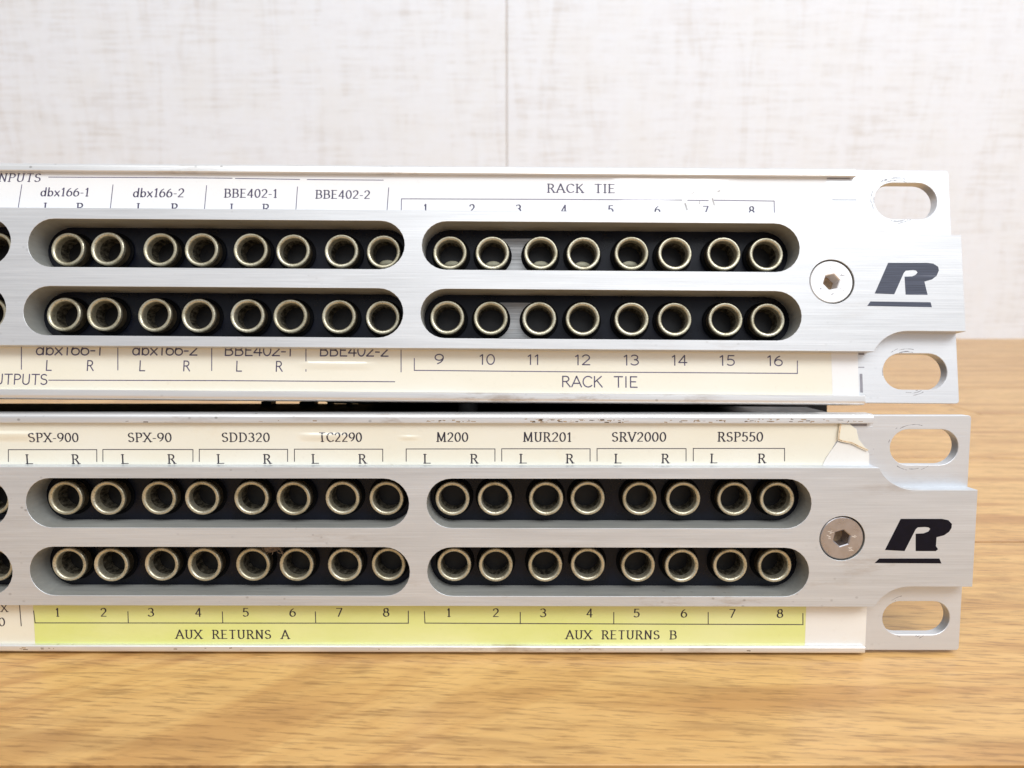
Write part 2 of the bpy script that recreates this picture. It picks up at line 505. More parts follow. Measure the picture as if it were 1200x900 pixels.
LOW = {
 'hole_top': (14.86, 27.1, 13.43, 19.92),
 'hole_bottom': (14.87, 27.18, -18.13, -11.79),
 'plate': (22.4, -21.04),
 'lip_top': (21.06, 22.74),
 'lip_bottom': (-21.36, -20.07),
 'lip_end': (11.21, 11.45),
 'screw': (5.67, 0.7),
 'logo': [[(15.87, 4.26), (23.15, 4.27), (24.29, 4.04), (24.97, 3.35), (24.93, 2.62), (24.52, 1.92), (23.68, 1.3), (22.37, 0.95), (22.34, -0.67), (22.75, -1.22), (22.35, -1.57), (18.79, -1.57), (18.64, 1.57), (20.07, 1.65), (20.89, 1.99), (21.17, 2.46), (20.85, 2.73), (20.2, 2.8), (18.96, 2.73), (18.6, 2.38), (16.82, -1.57), (13.33, -1.39)], [(12.41, -2.94), (23.06, -2.92), (23.48, -3.82), (11.61, -3.76)]],
 'jacks': [[(-134.38, 7.09), (-126.6, 7.1), (-117.42, 7.11), (-109.5, 7.12), (-100.49, 7.13), (-92.72, 7.14), (-83.88, 7.16), (-75.82, 7.17), (-63.88, 7.1), (-56.14, 7.11), (-46.85, 7.12), (-39.27, 7.13), (-29.83, 7.07), (-21.95, 7.08), (-12.68, 7.09), (-4.96, 7.1)], [(-134.39, -5.31), (-126.55, -5.3), (-117.46, -5.28), (-109.47, -5.27), (-100.55, -5.25), (-92.57, -5.24), (-83.65, -5.23), (-75.68, -5.21), (-63.65, -5.27), (-56.0, -5.26), (-46.95, -5.24), (-39.15, -5.23), (-29.96, -5.3), (-22.01, -5.28), (-13.14, -5.27), (-5.04, -5.26)]],
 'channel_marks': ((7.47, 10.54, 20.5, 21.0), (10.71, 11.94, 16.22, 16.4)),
 'curl': [(5.65, 20.93), (7.35, 20.84), (8.5, 19.98), (8.98, 18.13), (10.65, 16.18), (9.24, 16.79), (7.78, 17.51), (5.93, 17.88), (5.36, 18.13), (5.43, 19.36)],
 'flap': [(5.37, 17.72), (5.95, 17.51), (7.79, 17.31), (9.25, 16.59), (10.8, 15.91), (11.09, 15.45), (11.2, 12.66), (2.46, 12.65), (3.4, 14.83), (4.37, 16.27)],
 'cream': [(2.46, 12.65), (2.75, 13.17), (3.4, 14.83), (4.37, 16.27), (5.22, 17.92), (5.66, 20.9)],
 'tape': [(5.01, 20.68), (7.29, 20.68), (7.38, 20.39), (10.72, 20.4), (11.63, 20.5), (11.9, 16.49), (11.94, 15.45), (5.27, 14.0)],
 'ends': (-141.09, 0.81, 11.9),
 'hl': ((-86.79, 18.85), (-71.6, 18.55), (-144.02, 19.03)),
}
TEXTS = {
 'UT': [('INPUTS', -148.54, -139.8, 19.17, 1.56, 'serif', 0.25), ('dbx166-1', -139.62, -130.58, 16.47, 1.59, 'serif', 0.12), ('dbx166-2', -122.4, -112.97, 16.42, 1.65, 'serif', 0.12), ('BBE402-1', -105.43, -95.53, 16.43, 1.62, 'serif', 0), ('BBE402-2', -88.47, -78.34, 16.35, 1.58, 'serif', 0), ('L', -138.79, -137.68, 13.45, 1.7, 'serif', 0), ('L', -121.53, -120.42, 13.48, 1.7, 'serif', 0), ('L', -104.2, -103.09, 13.51, 1.7, 'serif', 0), ('R', -132.77, -131.35, 13.46, 1.7, 'serif', 0), ('R', -115.2, -113.77, 13.49, 1.7, 'serif', 0), ('R', -98.27, -96.84, 13.52, 1.7, 'serif', 0), ('1', -68.28, -67.71, 13.81, 1.62, 'serif', 0), ('2', -59.89, -58.88, 13.81, 1.62, 'serif', 0), ('3', -51.28, -50.27, 13.8, 1.62, 'serif', 0), ('4', -42.83, -41.82, 13.8, 1.62, 'serif', 0), ('5', -34.18, -33.17, 13.79, 1.62, 'serif', 0), ('6', -25.55, -24.54, 13.79, 1.61, 'serif', 0), ('7', -16.64, -15.63, 13.78, 1.62, 'serif', 0), ('8', -8.12, -7.11, 13.78, 1.62, 'serif', 0), ('RACK TIE', -45.5, -32.84, 17.77, 1.65, 'serif', 0)],
 'UB': [('dbx166-1', -138.46, -126.33, -13.22, 2.12, 'sans', 0), ('dbx166-2', -120.88, -109.07, -13.12, 2.07, 'sans', 0), ('BBE402-1', -104.17, -91.66, -13.12, 2.03, 'sans', 0), ('BBE402-2', -86.84, -74.27, -13.07, 2.11, 'sans', 0), ('L', -136.56, -135.48, -16.08, 1.87, 'sans', 0), ('L', -119.56, -118.48, -16.03, 1.87, 'sans', 0), ('L', -101.95, -100.87, -15.97, 1.87, 'sans', 0), ('R', -129.11, -127.82, -16.06, 1.87, 'sans', 0), ('R', -111.57, -110.28, -16.0, 1.87, 'sans', 0), ('R', -94.74, -93.45, -15.95, 1.87, 'sans', 0), ('OUTPUTS', -147.56, -136.09, -18.66, 1.89, 'sans', 0), ('9', -65.78, -64.23, -14.44, 1.87, 'sans', 0), ('10', -57.72, -54.93, -14.41, 1.87, 'sans', 0), ('11', -48.96, -46.64, -14.38, 1.87, 'sans', 0), ('12', -40.36, -37.57, -14.36, 1.88, 'sans', 0), ('13', -31.53, -28.74, -14.33, 1.88, 'sans', 0), ('14', -22.78, -19.99, -14.3, 1.87, 'sans', 0), ('15', -14.11, -11.32, -14.27, 1.87, 'sans', 0), ('16', -5.44, -2.66, -14.24, 1.87, 'sans', 0), ('RACK TIE', -42.76, -29.01, -18.38, 1.97, 'sans', 0)],
 'LT': [('SPX-900', -140.1, -131.16, 17.49, 1.63, 'serif', 0), ('SPX-90', -122.22, -114.36, 17.52, 1.64, 'serif', 0), ('SDD320', -105.28, -96.66, 17.55, 1.64, 'serif', 0), ('TC2290', -87.74, -80.06, 17.58, 1.65, 'serif', 0), ('M200', -66.62, -60.94, 17.61, 1.66, 'serif', 0), ('MUR201', -51.05, -42.31, 17.64, 1.66, 'serif', 0), ('SRV2000', -35.11, -25.39, 17.67, 1.67, 'serif', 0), ('RSP550', -16.13, -8.02, 17.7, 1.68, 'serif', 0), ('L', -140.94, -139.55, 13.51, 1.67, 'serif', 0), ('L', -123.63, -122.24, 13.55, 1.67, 'serif', 0), ('L', -106.34, -104.95, 13.59, 1.66, 'serif', 0), ('L', -89.22, -87.83, 13.62, 1.67, 'serif', 0), ('L', -69.04, -67.66, 13.66, 1.67, 'serif', 0), ('L', -51.74, -50.35, 13.7, 1.66, 'serif', 0), ('L', -34.65, -33.27, 13.73, 1.67, 'serif', 0), ('L', -17.41, -16.03, 13.77, 1.66, 'serif', 0), ('R', -132.59, -131.15, 13.53, 1.67, 'serif', 0), ('R', -115.21, -113.78, 13.57, 1.66, 'serif', 0), ('R', -97.93, -96.5, 13.6, 1.67, 'serif', 0), ('R', -80.74, -79.31, 13.64, 1.66, 'serif', 0), ('R', -60.58, -59.15, 13.68, 1.66, 'serif', 0), ('R', -43.36, -41.93, 13.72, 1.66, 'serif', 0), ('R', -26.16, -24.73, 13.75, 1.66, 'serif', 0), ('R', -8.82, -7.4, 13.79, 1.66, 'serif', 0)],
 'LB': [('X', -147.07, -145.81, -14.06, 1.37, 'serif', 0), ('0', -147.62, -146.44, -16.79, 1.59, 'serif', 0)],
 'LY': [('1', -136.94, -136.35, -14.93, 1.58, 'serif', 0), ('2', -128.71, -127.58, -14.92, 1.59, 'serif', 0), ('3', -119.98, -118.85, -14.9, 1.58, 'serif', 0), ('4', -111.25, -110.12, -14.88, 1.58, 'serif', 0), ('5', -102.53, -101.4, -14.87, 1.59, 'serif', 0), ('6', -93.9, -92.77, -14.85, 1.58, 'serif', 0), ('7', -85.34, -84.21, -14.83, 1.58, 'serif', 0), ('8', -76.71, -75.58, -14.82, 1.59, 'serif', 0), ('1', -64.92, -64.33, -14.84, 1.58, 'serif', 0), ('2', -56.57, -55.44, -14.85, 1.58, 'serif', 0), ('3', -47.88, -46.75, -14.86, 1.58, 'serif', 0), ('4', -39.35, -38.23, -14.86, 1.58, 'serif', 0), ('5', -30.75, -29.62, -14.87, 1.58, 'serif', 0), ('6', -22.07, -20.95, -14.88, 1.58, 'serif', 0), ('7', -13.24, -12.12, -14.88, 1.57, 'serif', 0), ('8', -4.5, -3.37, -14.89, 1.58, 'serif', 0), ('AUX RETURNS A', -115.02, -94.07, -19.09, 1.63, 'serif', 0), ('AUX RETURNS B', -43.14, -22.76, -19.02, 1.62, 'serif', 0)],
}
LINES = {
 'UT': [[(-138.27, 20.08), (-120.29, 20.12), (-104.08, 20.1)], [(-103.44, 20.07), (-91.52, 19.96)], [(-90.09, 19.94), (-75.96, 19.93)], [(-143.18, 18.58), (-143.58, 13.94)], [(-126.21, 18.69), (-126.46, 13.89)], [(-108.78, 18.65), (-108.99, 13.85)], [(-91.86, 18.52), (-92.03, 13.81)], [(-74.9, 18.47), (-75.14, 13.76)], [(-72.49, 13.3), (-72.48, 16.38), (-45.65, 16.48), (-20.51, 16.51)], [(-19.41, 16.48), (-15.62, 16.44)], [(-14.51, 16.52), (-3.41, 16.43), (-3.43, 13.61)]],
 'UB': [[(-141.23, -11.42), (-140.93, -15.88)], [(-123.63, -11.36), (-123.37, -15.88)], [(-106.5, -11.3), (-106.3, -15.87)], [(-89.31, -11.25), (-89.16, -15.87)], [(-71.98, -11.19), (-71.88, -15.86)], [(-135.83, -17.84), (-104.36, -17.69), (-73.0, -17.66)], [(-69.52, -13.38), (-69.48, -15.56), (-36.26, -15.63), (0.01, -15.61), (0.07, -13.34)]],
 'LT': [[(-144.06, 13.9), (-143.93, 16.08), (-127.94, 16.1), (-128.04, 13.91)], [(-126.93, 13.93), (-126.83, 16.13), (-110.56, 16.14), (-110.64, 13.95)], [(-109.49, 13.97), (-109.41, 16.18), (-93.47, 16.19), (-93.53, 13.98)], [(-92.29, 14.0), (-92.24, 16.22), (-76.32, 16.24), (-76.35, 14.02)], [(-72.12, 14.04), (-72.09, 16.28), (-56.11, 16.3), (-56.12, 14.06)], [(-54.89, 14.08), (-54.89, 16.33), (-39.0, 16.34), (-38.98, 14.1)], [(-37.72, 14.12), (-37.75, 16.38), (-21.76, 16.39), (-21.71, 14.13)], [(-20.41, 14.15), (-20.46, 16.42), (-4.08, 16.44), (-4.01, 14.17)]],
 'LB': [[(-143.58, -12.28), (-143.47, -16.73)]],
 'LY': [[(-141.03, -13.89), (-140.88, -16.16), (-106.41, -16.12), (-72.09, -16.08), (-72.06, -13.79)], [(-123.65, -14.02), (-123.67, -16.12)], [(-106.26, -13.99), (-106.25, -16.09)], [(-89.15, -13.95), (-89.12, -16.05)], [(-69.11, -13.88), (-69.03, -16.05), (-34.24, -16.14), (0.33, -16.2), (0.25, -14.1)], [(-51.52, -13.99), (-51.51, -16.14)], [(-34.37, -13.96), (-34.35, -16.11)], [(-17.08, -13.93), (-17.03, -16.07)]],
}

# ------------------------------------------------------------------ setting: boards and wall
FLOOR_Z = -0.45

def oak():
    t = NT('oak_boards')
    gi = t.n.new("ShaderNodeNewGeometry")
    rnd = gi.outputs["Random Per Island"]
    vm = t.n.new("ShaderNodeVectorMath")
    vm.operation = 'ADD'
    cb = t.n.new("ShaderNodeCombineXYZ")
    t.l.new(t.math('MULTIPLY', rnd, 7.0), cb.inputs[0])
    t.l.new(t.math('MULTIPLY', rnd, 3.0), cb.inputs[1])
    t.l.new(t.tc.outputs["Object"], vm.inputs[0])
    t.l.new(cb.outputs[0], vm.inputs[1])
    src = vm.outputs[0]
    # growth figure that crosses the board at a slant, long grain, open pores
    fig = t.noise(t.turned((0.070, 0.011, 0.1), R(30), src), 1.0, 4, 0.55, 0.9)
    straight = t.noise(t.turned((0.11, 0.010, 0.1), R(1), src), 1.0, 4, 0.55, 0.5)
    side = t.n.new("ShaderNodeSeparateXYZ")                 # the slanting figure dies out towards the right
    t.l.new(t.tc.outputs["Object"], side.inputs[0])
    fig = t.mix(t.ramp(t.math('ADD', t.math('MULTIPLY', side.outputs[0], 5.0), 0.5), (0.40, 0.0), (0.75, 1.0)), fig, straight)
    grain = t.noise(t.turned((0.034, 0.0030, 0.02), R(-4), src), 1.0, 6, 0.62, 0.4)
    pores = t.noise(t.turned((0.0065, 0.00062, 0.003), R(-4), src), 1.0, 4, 0.62)
    tone = t.noise(t.mapped((4, 14, 5), src=src), 1.0, 3)
    c = t.ramp(fig, (0.38, (0.46, 0.225, 0.069)), (0.47, (0.585, 0.322, 0.107)), (0.55, (0.665, 0.395, 0.144)), (0.63, (0.62, 0.352, 0.120)), (0.70, (0.53, 0.275, 0.087)))
    c = t.mix(t.ramp(tone, (0.40, 0.0), (0.65, 0.40)), c, (0.69, 0.425, 0.165))
    c = t.mix(t.ramp(grain, (0.34, 0.36), (0.52, 0.0)), c, (0.24, 0.115, 0.04))
    c = t.mix(t.ramp(grain, (0.58, 0.0), (0.76, 0.35)), c, (0.63, 0.362, 0.13))
    c = t.mix(t.ramp(pores, (0.34, 0.50), (0.50, 0.0)), c, (0.19, 0.09, 0.03))
    v = t.n.new("ShaderNodeTexVoronoi")
    v.inputs["Scale"].default_value = 1.0
    t.l.new(t.mapped((22, 40, 20), src=src), v.inputs["Vector"])
    c = t.mix(t.ramp(v.outputs["Distance"], (0.022, 0.75), (0.05, 0.0)), c, (0.11, 0.06, 0.03))
    t.to(c, "Base Color")
    t.put(Coat_Weight=0.2, Coat_Roughness=0.25)
    t.to(t.ramp(grain, (0.3, 0.48), (0.7, 0.38)), "Roughness")
    t.bump(pores, 0.15, 0.0001)
    return t.m

mb = MB()
y = 79.15 - 76.64 * 5
while y < 688:
    y1 = min(y + 76.64, 690)
    xs = [-1400 + random.uniform(-200, 200)]
    while xs[-1] < 1500:
        xs.append(xs[-1] + 1820)
    for a, b in zip(xs, xs[1:]):
        g = 0.34
        o = [(a + g, y + g), (b - g, y + g), (b - g, y1 - g), (a + g, y1 - g)]
        i = inset(o, 0.10)
        top = [mb.vert(p[0], p[1], FLOOR_Z) for p in i]
        sh = [mb.vert(p[0], p[1], FLOOR_Z - 0.12) for p in o]
        bot = [mb.vert(p[0], p[1], FLOOR_Z - 14) for p in o]
        mb.face(top)
        for k in range(4):
            mb.face((sh[k], sh[(k + 1) % 4], top[(k + 1) % 4], top[k]))
            mb.face((bot[k], bot[(k + 1) % 4], sh[(k + 1) % 4], sh[k]))
        mb.face(bot[::-1])
    y += 76.64
fl = mb.build('wooden_floor', oak(), None, smooth=False)
fl['kind'] = 'structure'
fl['label'] = 'honey oak boards the two patch panels rest on'

def whitewash():
    t = NT('whitewashed_boards')
    hz = t.noise(t.mapped((18, 1, 240)), 1.0, 6, 0.68, 0.25)                # saw marks running across
    vt = t.noise(t.mapped((40, 1, 6), loc=(2, 0, 4)), 1.0, 6, 0.62, 1.2)     # columns worn through the paint
    weave = t.noise(t.mapped((60, 1, 620)), 1.0, 4, 0.65)
    weft = t.noise(t.mapped((380, 1, 40)), 1.0, 4, 0.6)
    blot = t.noise(t.mapped((22, 1, 20), loc=(9, 0, 1)), 1.0, 5, 0.65)
    c = t.ramp(blot, (0.35, (0.82, 0.83, 0.85)), (0.62, (0.84, 0.865, 0.915)))
    worn = t.math('MULTIPLY', t.ramp(hz, (0.47, 0.0), (0.64, 1.0)), t.ramp(vt, (0.42, 0.10), (0.62, 1.0)))
    c = t.mix(t.math('MULTIPLY', worn, 0.40), c, (0.56, 0.51, 0.46))
    c = t.mix(t.ramp(vt, (0.55, 0.0), (0.70, 0.24)), c, (0.62, 0.57, 0.52))
    c = t.mix(t.ramp(blot, (0.55, 0.0), (0.72, 0.26)), c, (0.64, 0.58, 0.52))
    c = t.mix(t.ramp(weave, (0.50, 0.0), (0.70, 0.11)), c, (0.64, 0.60, 0.57))
    c = t.mix(t.ramp(weft, (0.52, 0.0), (0.72, 0.08)), c, (0.64, 0.61, 0.59))
    t.to(c, "Base Color")
    t.put(Roughness=0.6)
    t.bump(hz, 0.1, 0.0006)
    return t.m

mb = MB()
WALL_Y = 688.0
seam = -5.6
for k in range(-4, 4):
    x0, x1 = seam + 610 * k, seam + 610 * (k + 1)
    mb.plate([(x0 + 0.6, FLOOR_Z - 10), (x1 - 0.6, FLOOR_Z - 10), (x1 - 0.6, 1500), (x0 + 0.6, 1500)], [], WALL_Y, WALL_Y + 12, 0.8)
    mb.box(x1 - 1.2, x1 + 1.2, WALL_Y + 2.0, WALL_Y + 11, FLOOR_Z - 10, 1500, 1)
wall = mb.build('wall', [whitewash(), simple('seam_grime', (0.68, 0.60, 0.52), 0.8)], None, smooth=False)
wall['kind'] = 'structure'
wall['label'] = 'whitewashed board wall with a vertical seam behind the panels'

# ------------------------------------------------------------------ the patch panels
U_LEFT = -453.4          # left end of the 19 inch front
SLOT, GAP = 68.2, 3.1
JX = [0, 7.85, 17.15, 25.0, 34.05, 41.9, 51.0, 58.85]     # the eight sockets of a slot
W_RING = 2.6             # how far back the socket rims sit
W_PANEL = 5.0
W_EAR = 2.4
W_LABEL = 2.33
W_LIP = 1.5

def jack_mesh(name):
    mb = MB()
    n = 30
    mb.lathe([(3.02, 4.2), (3.03, 0.75)], n, mat=2)
    mb.lathe([(3.03, 0.80), (3.10, 0.60), (3.13, 0.32), (3.08, 0.12), (2.98, 0.02), (2.84, 0.0), (2.66, 0.04), (2.52, 0.14), (2.42, 0.34), (2.36, 0.75), (2.33, 1.5)], n, mat=0)
    mb.lathe([(3.62, 2.36), (3.62, 2.2), (3.5, 2.1), (3.0, 2.1)], n, mat=1)
    return mb

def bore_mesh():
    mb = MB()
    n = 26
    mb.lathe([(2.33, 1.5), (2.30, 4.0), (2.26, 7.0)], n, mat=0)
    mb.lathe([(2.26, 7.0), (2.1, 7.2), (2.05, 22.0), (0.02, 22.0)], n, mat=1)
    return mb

jack_proto = None

def make_jack(parent, u, v):
    """one socket: rim, and the bore inside it as a sub-part"""
    global jack_proto
    if jack_proto is None:
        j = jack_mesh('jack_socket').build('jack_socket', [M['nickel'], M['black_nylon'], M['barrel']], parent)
        b = bore_mesh().build('bore', [M['bore'], M['bore_shade']], j)
        jack_proto = (j, b)
    else:
        j = jack_proto[0].copy()
        C.objects.link(j)
        j.parent = parent
        b = jack_proto[1].copy()
        C.objects.link(b)
        b.parent = j
    j.location = (u * MM, (W_RING + random.uniform(-0.25, 0.25)) * MM, v * MM)
    j.rotation_euler = (random.gauss(0, 0.012), random.uniform(0, 6.28), random.gauss(0, 0.012))
    return j

def smooth_bump(u, v, blobs):
    """blisters in the tape: a short straight slope above, fading out below"""
    h = 0.0
    for cu, cv, ru, rv, a in blobs:
        x = abs(u - cu) / ru
        if x >= 1:
            continue
        t_ = (v - cv) / (rv if v > cv else 3.2 * rv)
        if abs(t_) < 1:
            h += a * (1 - x ** 4) * ((1 - t_) if v > cv else (1 - t_ * t_) ** 2)
    return h

def patch_panel(name, label, pose, d):
    root = empty(name, pose[0], label, 'patch panel', 'rack patch panels stacked on the boards')
    root.rotation_euler = Matrix(pose[1]).to_euler()
    E_ = d['e']
    rows = d['rows']
    # slots over the full width
    slots = []
    for i in range(6):
        u1 = d['slot_right'] - i * (SLOT + GAP)
        slots.append((u1 - SLOT, u1))
    bar_holes = []
    for k, (t_, b_) in enumerate(rows):
        for (a, b) in slots:
            bar_holes.append(stadium(a, b, b_, t_))
    sc = d['screw']
    bar_holes.append(circle(sc[0], sc[1], 4.05, 40))
    bar_holes.append(circle(U_LEFT + (E_ - sc[0]), sc[1], 4.05, 40))
    # outline of the raised bar: cutter arcs round the rack holes at each end
    bt, bb, et, eb = d['bar_top'], d['bar_bottom'], d['end_top'], d['end_bottom']
    ht, hb = d['hole_top'], d['hole_bottom']
    out = []
    def notch(cx, cz, zbar, zend, mirror):
        r = abs(zend - cz)
        du = math.sqrt(max(0.01, r * r - (zbar - cz) ** 2))
        a0 = math.atan2(zend - cz, 0.0)
        a1 = math.atan2(zbar - cz, -du)
        if a1 - a0 > math.pi: a1 -= 2 * math.pi
        if a0 - a1 > math.pi: a1 += 2 * math.pi
        pts = [(cx + r * math.cos(a0 + (a1 - a0) * k / 10), cz + r * math.sin(a0 + (a1 - a0) * k / 10)) for k in range(11)]
        if mirror:
            pts = [(U_LEFT + E_ - p[0], p[1]) for p in pts]
        return pts
    tcx, tcz = ht[0] + (ht[3] - ht[2]) / 2, (ht[2] + ht[3]) / 2
    bcx, bcz = hb[0] + (hb[3] - hb[2]) / 2, (hb[2] + hb[3]) / 2
    rt = notch(tcx, tcz, bt, et, False)       # right end, top: from the end level up to the bar level
    rb = notch(bcx, bcz, bb, eb, False)
    lt = notch(tcx, tcz, bt, et, True)
    lb = notch(bcx, bcz, bb, eb, True)
    out = [(E_, et)] + rt + lt[::-1] + [(U_LEFT, et), (U_LEFT, eb)] + lb + rb[::-1] + [(E_, eb)]
    mb = MB()
    mb.plate(out, bar_holes, 0.0, W_PANEL, 0.035, 0, 1)
    bar = mb.build('slotted_bar', [M[d['bar_mat']], M['slot_wall']], root)
    # the base plate with the ears and the label channels
    window = [(U_LEFT + 15, rows[1][1] - 0.9), (4.0 + sc[0] + 3, rows[1][1] - 0.9), (4.0 + sc[0] + 3, rows[0][0] + 0.9), (U_LEFT + 15, rows[0][0] + 0.9)]
    holes = [window]
    for h in (ht, hb):
        holes.append(stadium(h[0], h[1], h[2], h[3]))
        holes.append(stadium(U_LEFT + E_ - h[1], U_LEFT + E_ - h[0], h[2], h[3]))
    mb = MB()
    pt, pb = d['plate']
    cr = 0.5
    E2 = E_ - 0.05
    mb.plate([(E2 - cr, pb), (E2 - cr * .3, pb + cr * .3), (E2, pb + cr), (E2, pt - cr), (E2 - cr * .3, pt - cr * .3), (E2 - cr, pt),
              (U_LEFT + cr, pt), (U_LEFT, pt - cr), (U_LEFT, pb + cr), (U_LEFT + cr, pb)], holes, W_EAR, W_EAR + 1.75, 0.08)
    # scuffs that the rack screws left round the holes
    flat = lambda a, b: W_EAR - 0.006
    for h, count in zip((ht, hb), d['scuffs']):
        cx, cz = (h[0] + h[1]) / 2 - random.uniform(1.0, 2.2), (h[2] + h[3]) / 2
        for k in range(count):
            a0 = random.choice((random.uniform(60, 150), random.uniform(150, 215), random.uniform(225, 300)))
            rr = random.uniform(3.9, 4.9)
            pts = arc(cx, cz, rr, rr * 0.92, a0, a0 + random.uniform(8, 40), 8)
            pts = [p for p in pts if not (h[2] - 0.05 < p[1] < h[3] + 0.05 and h[0] - 0.05 < p[0] < h[1] + 0.05)]
            for p, q in zip(pts, pts[1:]):
                if math.hypot(q[0] - p[0], q[1] - p[1]) < 1.2:
                    ribbon(mb, p, q, random.uniform(0.03, 0.11), flat, 1)
    for (a, b, c, e2) in d['channel_marks']:  # groove lines, recess and a shadow, all drawn as dark strips
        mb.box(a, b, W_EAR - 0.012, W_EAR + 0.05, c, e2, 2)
    mb.build('base_plate', [M['ear'], M['scuff'], M['groove_shade']], root)
    # rolled lips that hold the label strips
    for (z0, z1, up) in ((d['lip_top'][0], d['lip_top'][1], 1), (d['lip_bottom'][0], d['lip_bottom'][1], -1)):
        lip_end = d['lip_end'][0 if up > 0 else 1]
        prof = []
        r = 0.75 if up > 0 else d['lip_round']
        yf, yb = W_LIP, 4.3
        if up > 0:
            prof = [(yb, z0), (yf + 0.15, z0), (yf, z0 + 0.15)] + [(yf + r - r * math.cos(R(a)), z1 - r + r * math.sin(R(a))) for a in range(0, 91, 15)] + [(yb, z1)]
        else:
            prof = [(yb, z1), (yf + 0.15, z1), (yf, z1 - 0.15)] + [(yf + r - r * math.cos(R(a)), z0 + r - r * math.sin(R(a))) for a in range(0, 91, 15)] + [(yb, z0)]
        mb = MB()
        lo, hi = U_LEFT + E_ - lip_end, lip_end
        nseg = 1
        A = [mb.vert(lo, p[0], p[1]) for p in prof]
        B = [mb.vert(hi, p[0], p[1]) for p in prof]
        n = len(prof)
        for k in range(n):
            mb.face((A[k], A[(k + 1) % n], B[(k + 1) % n], B[k]))
        mb.face(A)
        mb.face(B[::-1])
        for (ga, gb, num, zl, zh) in d['grime'][0 if up > 0 else 1]:
            for k in range(num):
                gx = random.uniform(ga, gb)
                gz = random.uniform(zl, zh)
                gl = random.uniform(0.12, 0.9)
                ribbon(mb, (gx, gz), (gx + gl, gz + random.uniform(-0.06, 0.06)), random.uniform(0.05, 0.20), lambda p, q: W_LIP - 0.006, random.choice((1, 1, 1, 2)))
        mb.build('lip_rail', [M['lip'], M['rust'], M['grime']], root, angle=40)
    # black panel behind the slots
    centres = []
    for k in range(2):
        zc = d['jack_v'][k]
        for i in range(6):
            x0 = d['jack_u'] - i * (SLOT + GAP) - JX[-1]
            for q, jx in enumerate(JX):
                m = d['meas'].get((k, i, q))
                centres.append(((x0 + jx) if m is None else m[0], zc if m is None else m[1], k, i, q))
    mb = MB()
    mb.plate([(U_LEFT + 14.5, rows[1][1] - 1.2), (d['slot_right'] + 2.2, rows[1][1] - 1.2), (d['slot_right'] + 2.2, rows[0][0] + 1.2), (U_LEFT + 14.5, rows[0][0] + 1.2)],
             [circle(c[0], c[1], 2.7, 14) for c in centres], W_PANEL + 0.01, W_PANEL + 1.4)
    panel = mb.build('socket_panel', M['black_panel'], root, smooth=False)
    for k in d['bare']:
        mb = MB()
        ja, jb = d['meas'][(k, 0, 1)], d['meas'][(k, 0, 2)]
        rr = 3.55
        oa = [(ja[0] + rr * math.cos(R(x)), ja[1] + rr * math.sin(R(x))) for x in range(-70, 71, 10)]
        ob = [(jb[0] + rr * math.cos(R(x)), jb[1] + rr * math.sin(R(x))) for x in range(110, 251, 10)]
        mb.plate(oa + ob, [], W_PANEL - 0.06, W_PANEL + 0.005)
        mb.build('bare_metal_strip', M['bare_metal'], panel, smooth=False)
    for (cu, cv, k, i, q) in centres:
        j = make_jack(root, cu, cv)
        if (k, i, q) in d['contacts']:
            mb = MB()
            mb.lathe([(1.62, 3.4), (1.45, 3.2), (0.9, 3.1), (0.02, 3.08)], 18, 0.0, 0.0)
            mb.v = [(x + 0.15, y, z * 0.55 - 1.5) for x, y, z in mb.v]
            c = mb.build('contact_spring', M['contact'], j)
            c.rotation_euler = (0, -j.rotation_euler.y, 0)
    # countersunk screws
    for sx_ in (sc[0], U_LEFT + E_ - sc[0]):
        mb = MB()
        n = 48
        hexr = 1.5
        ring_o = circle(0, 0, 3.86, n)
        hexa = [(hexr * math.cos(R(60 * k + d['hex'])), hexr * math.sin(R(60 * k + d['hex']))) for k in range(6)]
        mb.plate(ring_o, [hexa], d['screw_w'], 6.0, 0.16)
        mb.plate([(p[0] * 1.3, p[1] * 1.3) for p in hexa], [], 2.6, 2.8, 0.0, 1)
        for a, s_ in d['nicks']:
            ca, sa = math.cos(R(a)), math.sin(R(a))
            for q in range(3):
                rr = 2.3 + random.uniform(-0.4, 0.5)
                t_ = random.uniform(-0.25, 0.25)
                ln = random.uniform(0.15, 0.35) * s_
                px_, pz_ = rr * ca - t_ * sa, rr * sa + t_ * ca
                an = R(random.uniform(-35, 20))
                ribbon(mb, (px_ - ln * math.cos(an), pz_ - ln * math.sin(an)), (px_ + ln * math.cos(an), pz_ + ln * math.sin(an)), 0.09, lambda a_, b_: d['screw_w'] - 0.008, 2)
        s = mb.build('countersunk_screw', [M[d['screw_mat']], M['rust'], M[d['nick_mat']]], root)
        s.location = (sx_ * MM, 0, sc[1] * MM)
    # printed letter and rule
    mb = MB()
    for poly in d['logo']:
        mb.plate(poly, [], -0.02, 0.05)
    mb.build('letter_logo', M[d['logo_mat']], root, smooth=False)
    # label strips, each with its own print
    for (key, mat, u0, u1, v0, v1, blobs, lab) in d['strips']:
        mb = MB()
        f = lambda a, b: W_LABEL - smooth_bump(a, b, blobs)
        fine = sorted(set([round(u0, 3), round(u1, 3)] + [round(x, 3) for x in frange(max(u0, -160), u1, 0.7)]))
        zs = frange(v0, v1, 0.1 if blobs else 0.25)
        grid = [[mb.vert(x, f(x, z), z) for z in zs] for x in fine]
        for a, b in zip(grid, grid[1:]):
            for k in range(len(zs) - 1):
                mb.face((a[k], b[k], b[k + 1], a[k + 1]), 0)
        cut = d['cut'].get(key)
        if cut:          # a torn right end
            mb.plate(cut, [], W_LABEL, W_LABEL + 0.03, 0.0, 0)
        g = lambda a, b: f(a, b) - (0.03 if smooth_bump(a, b, blobs) > 0.002 else 0.012)
        for (s_, a, b, vb, cap, style, sl) in TEXTS.get(key, []):
            write(mb, s_, a, b, vb, cap, style, sl, g, 1)
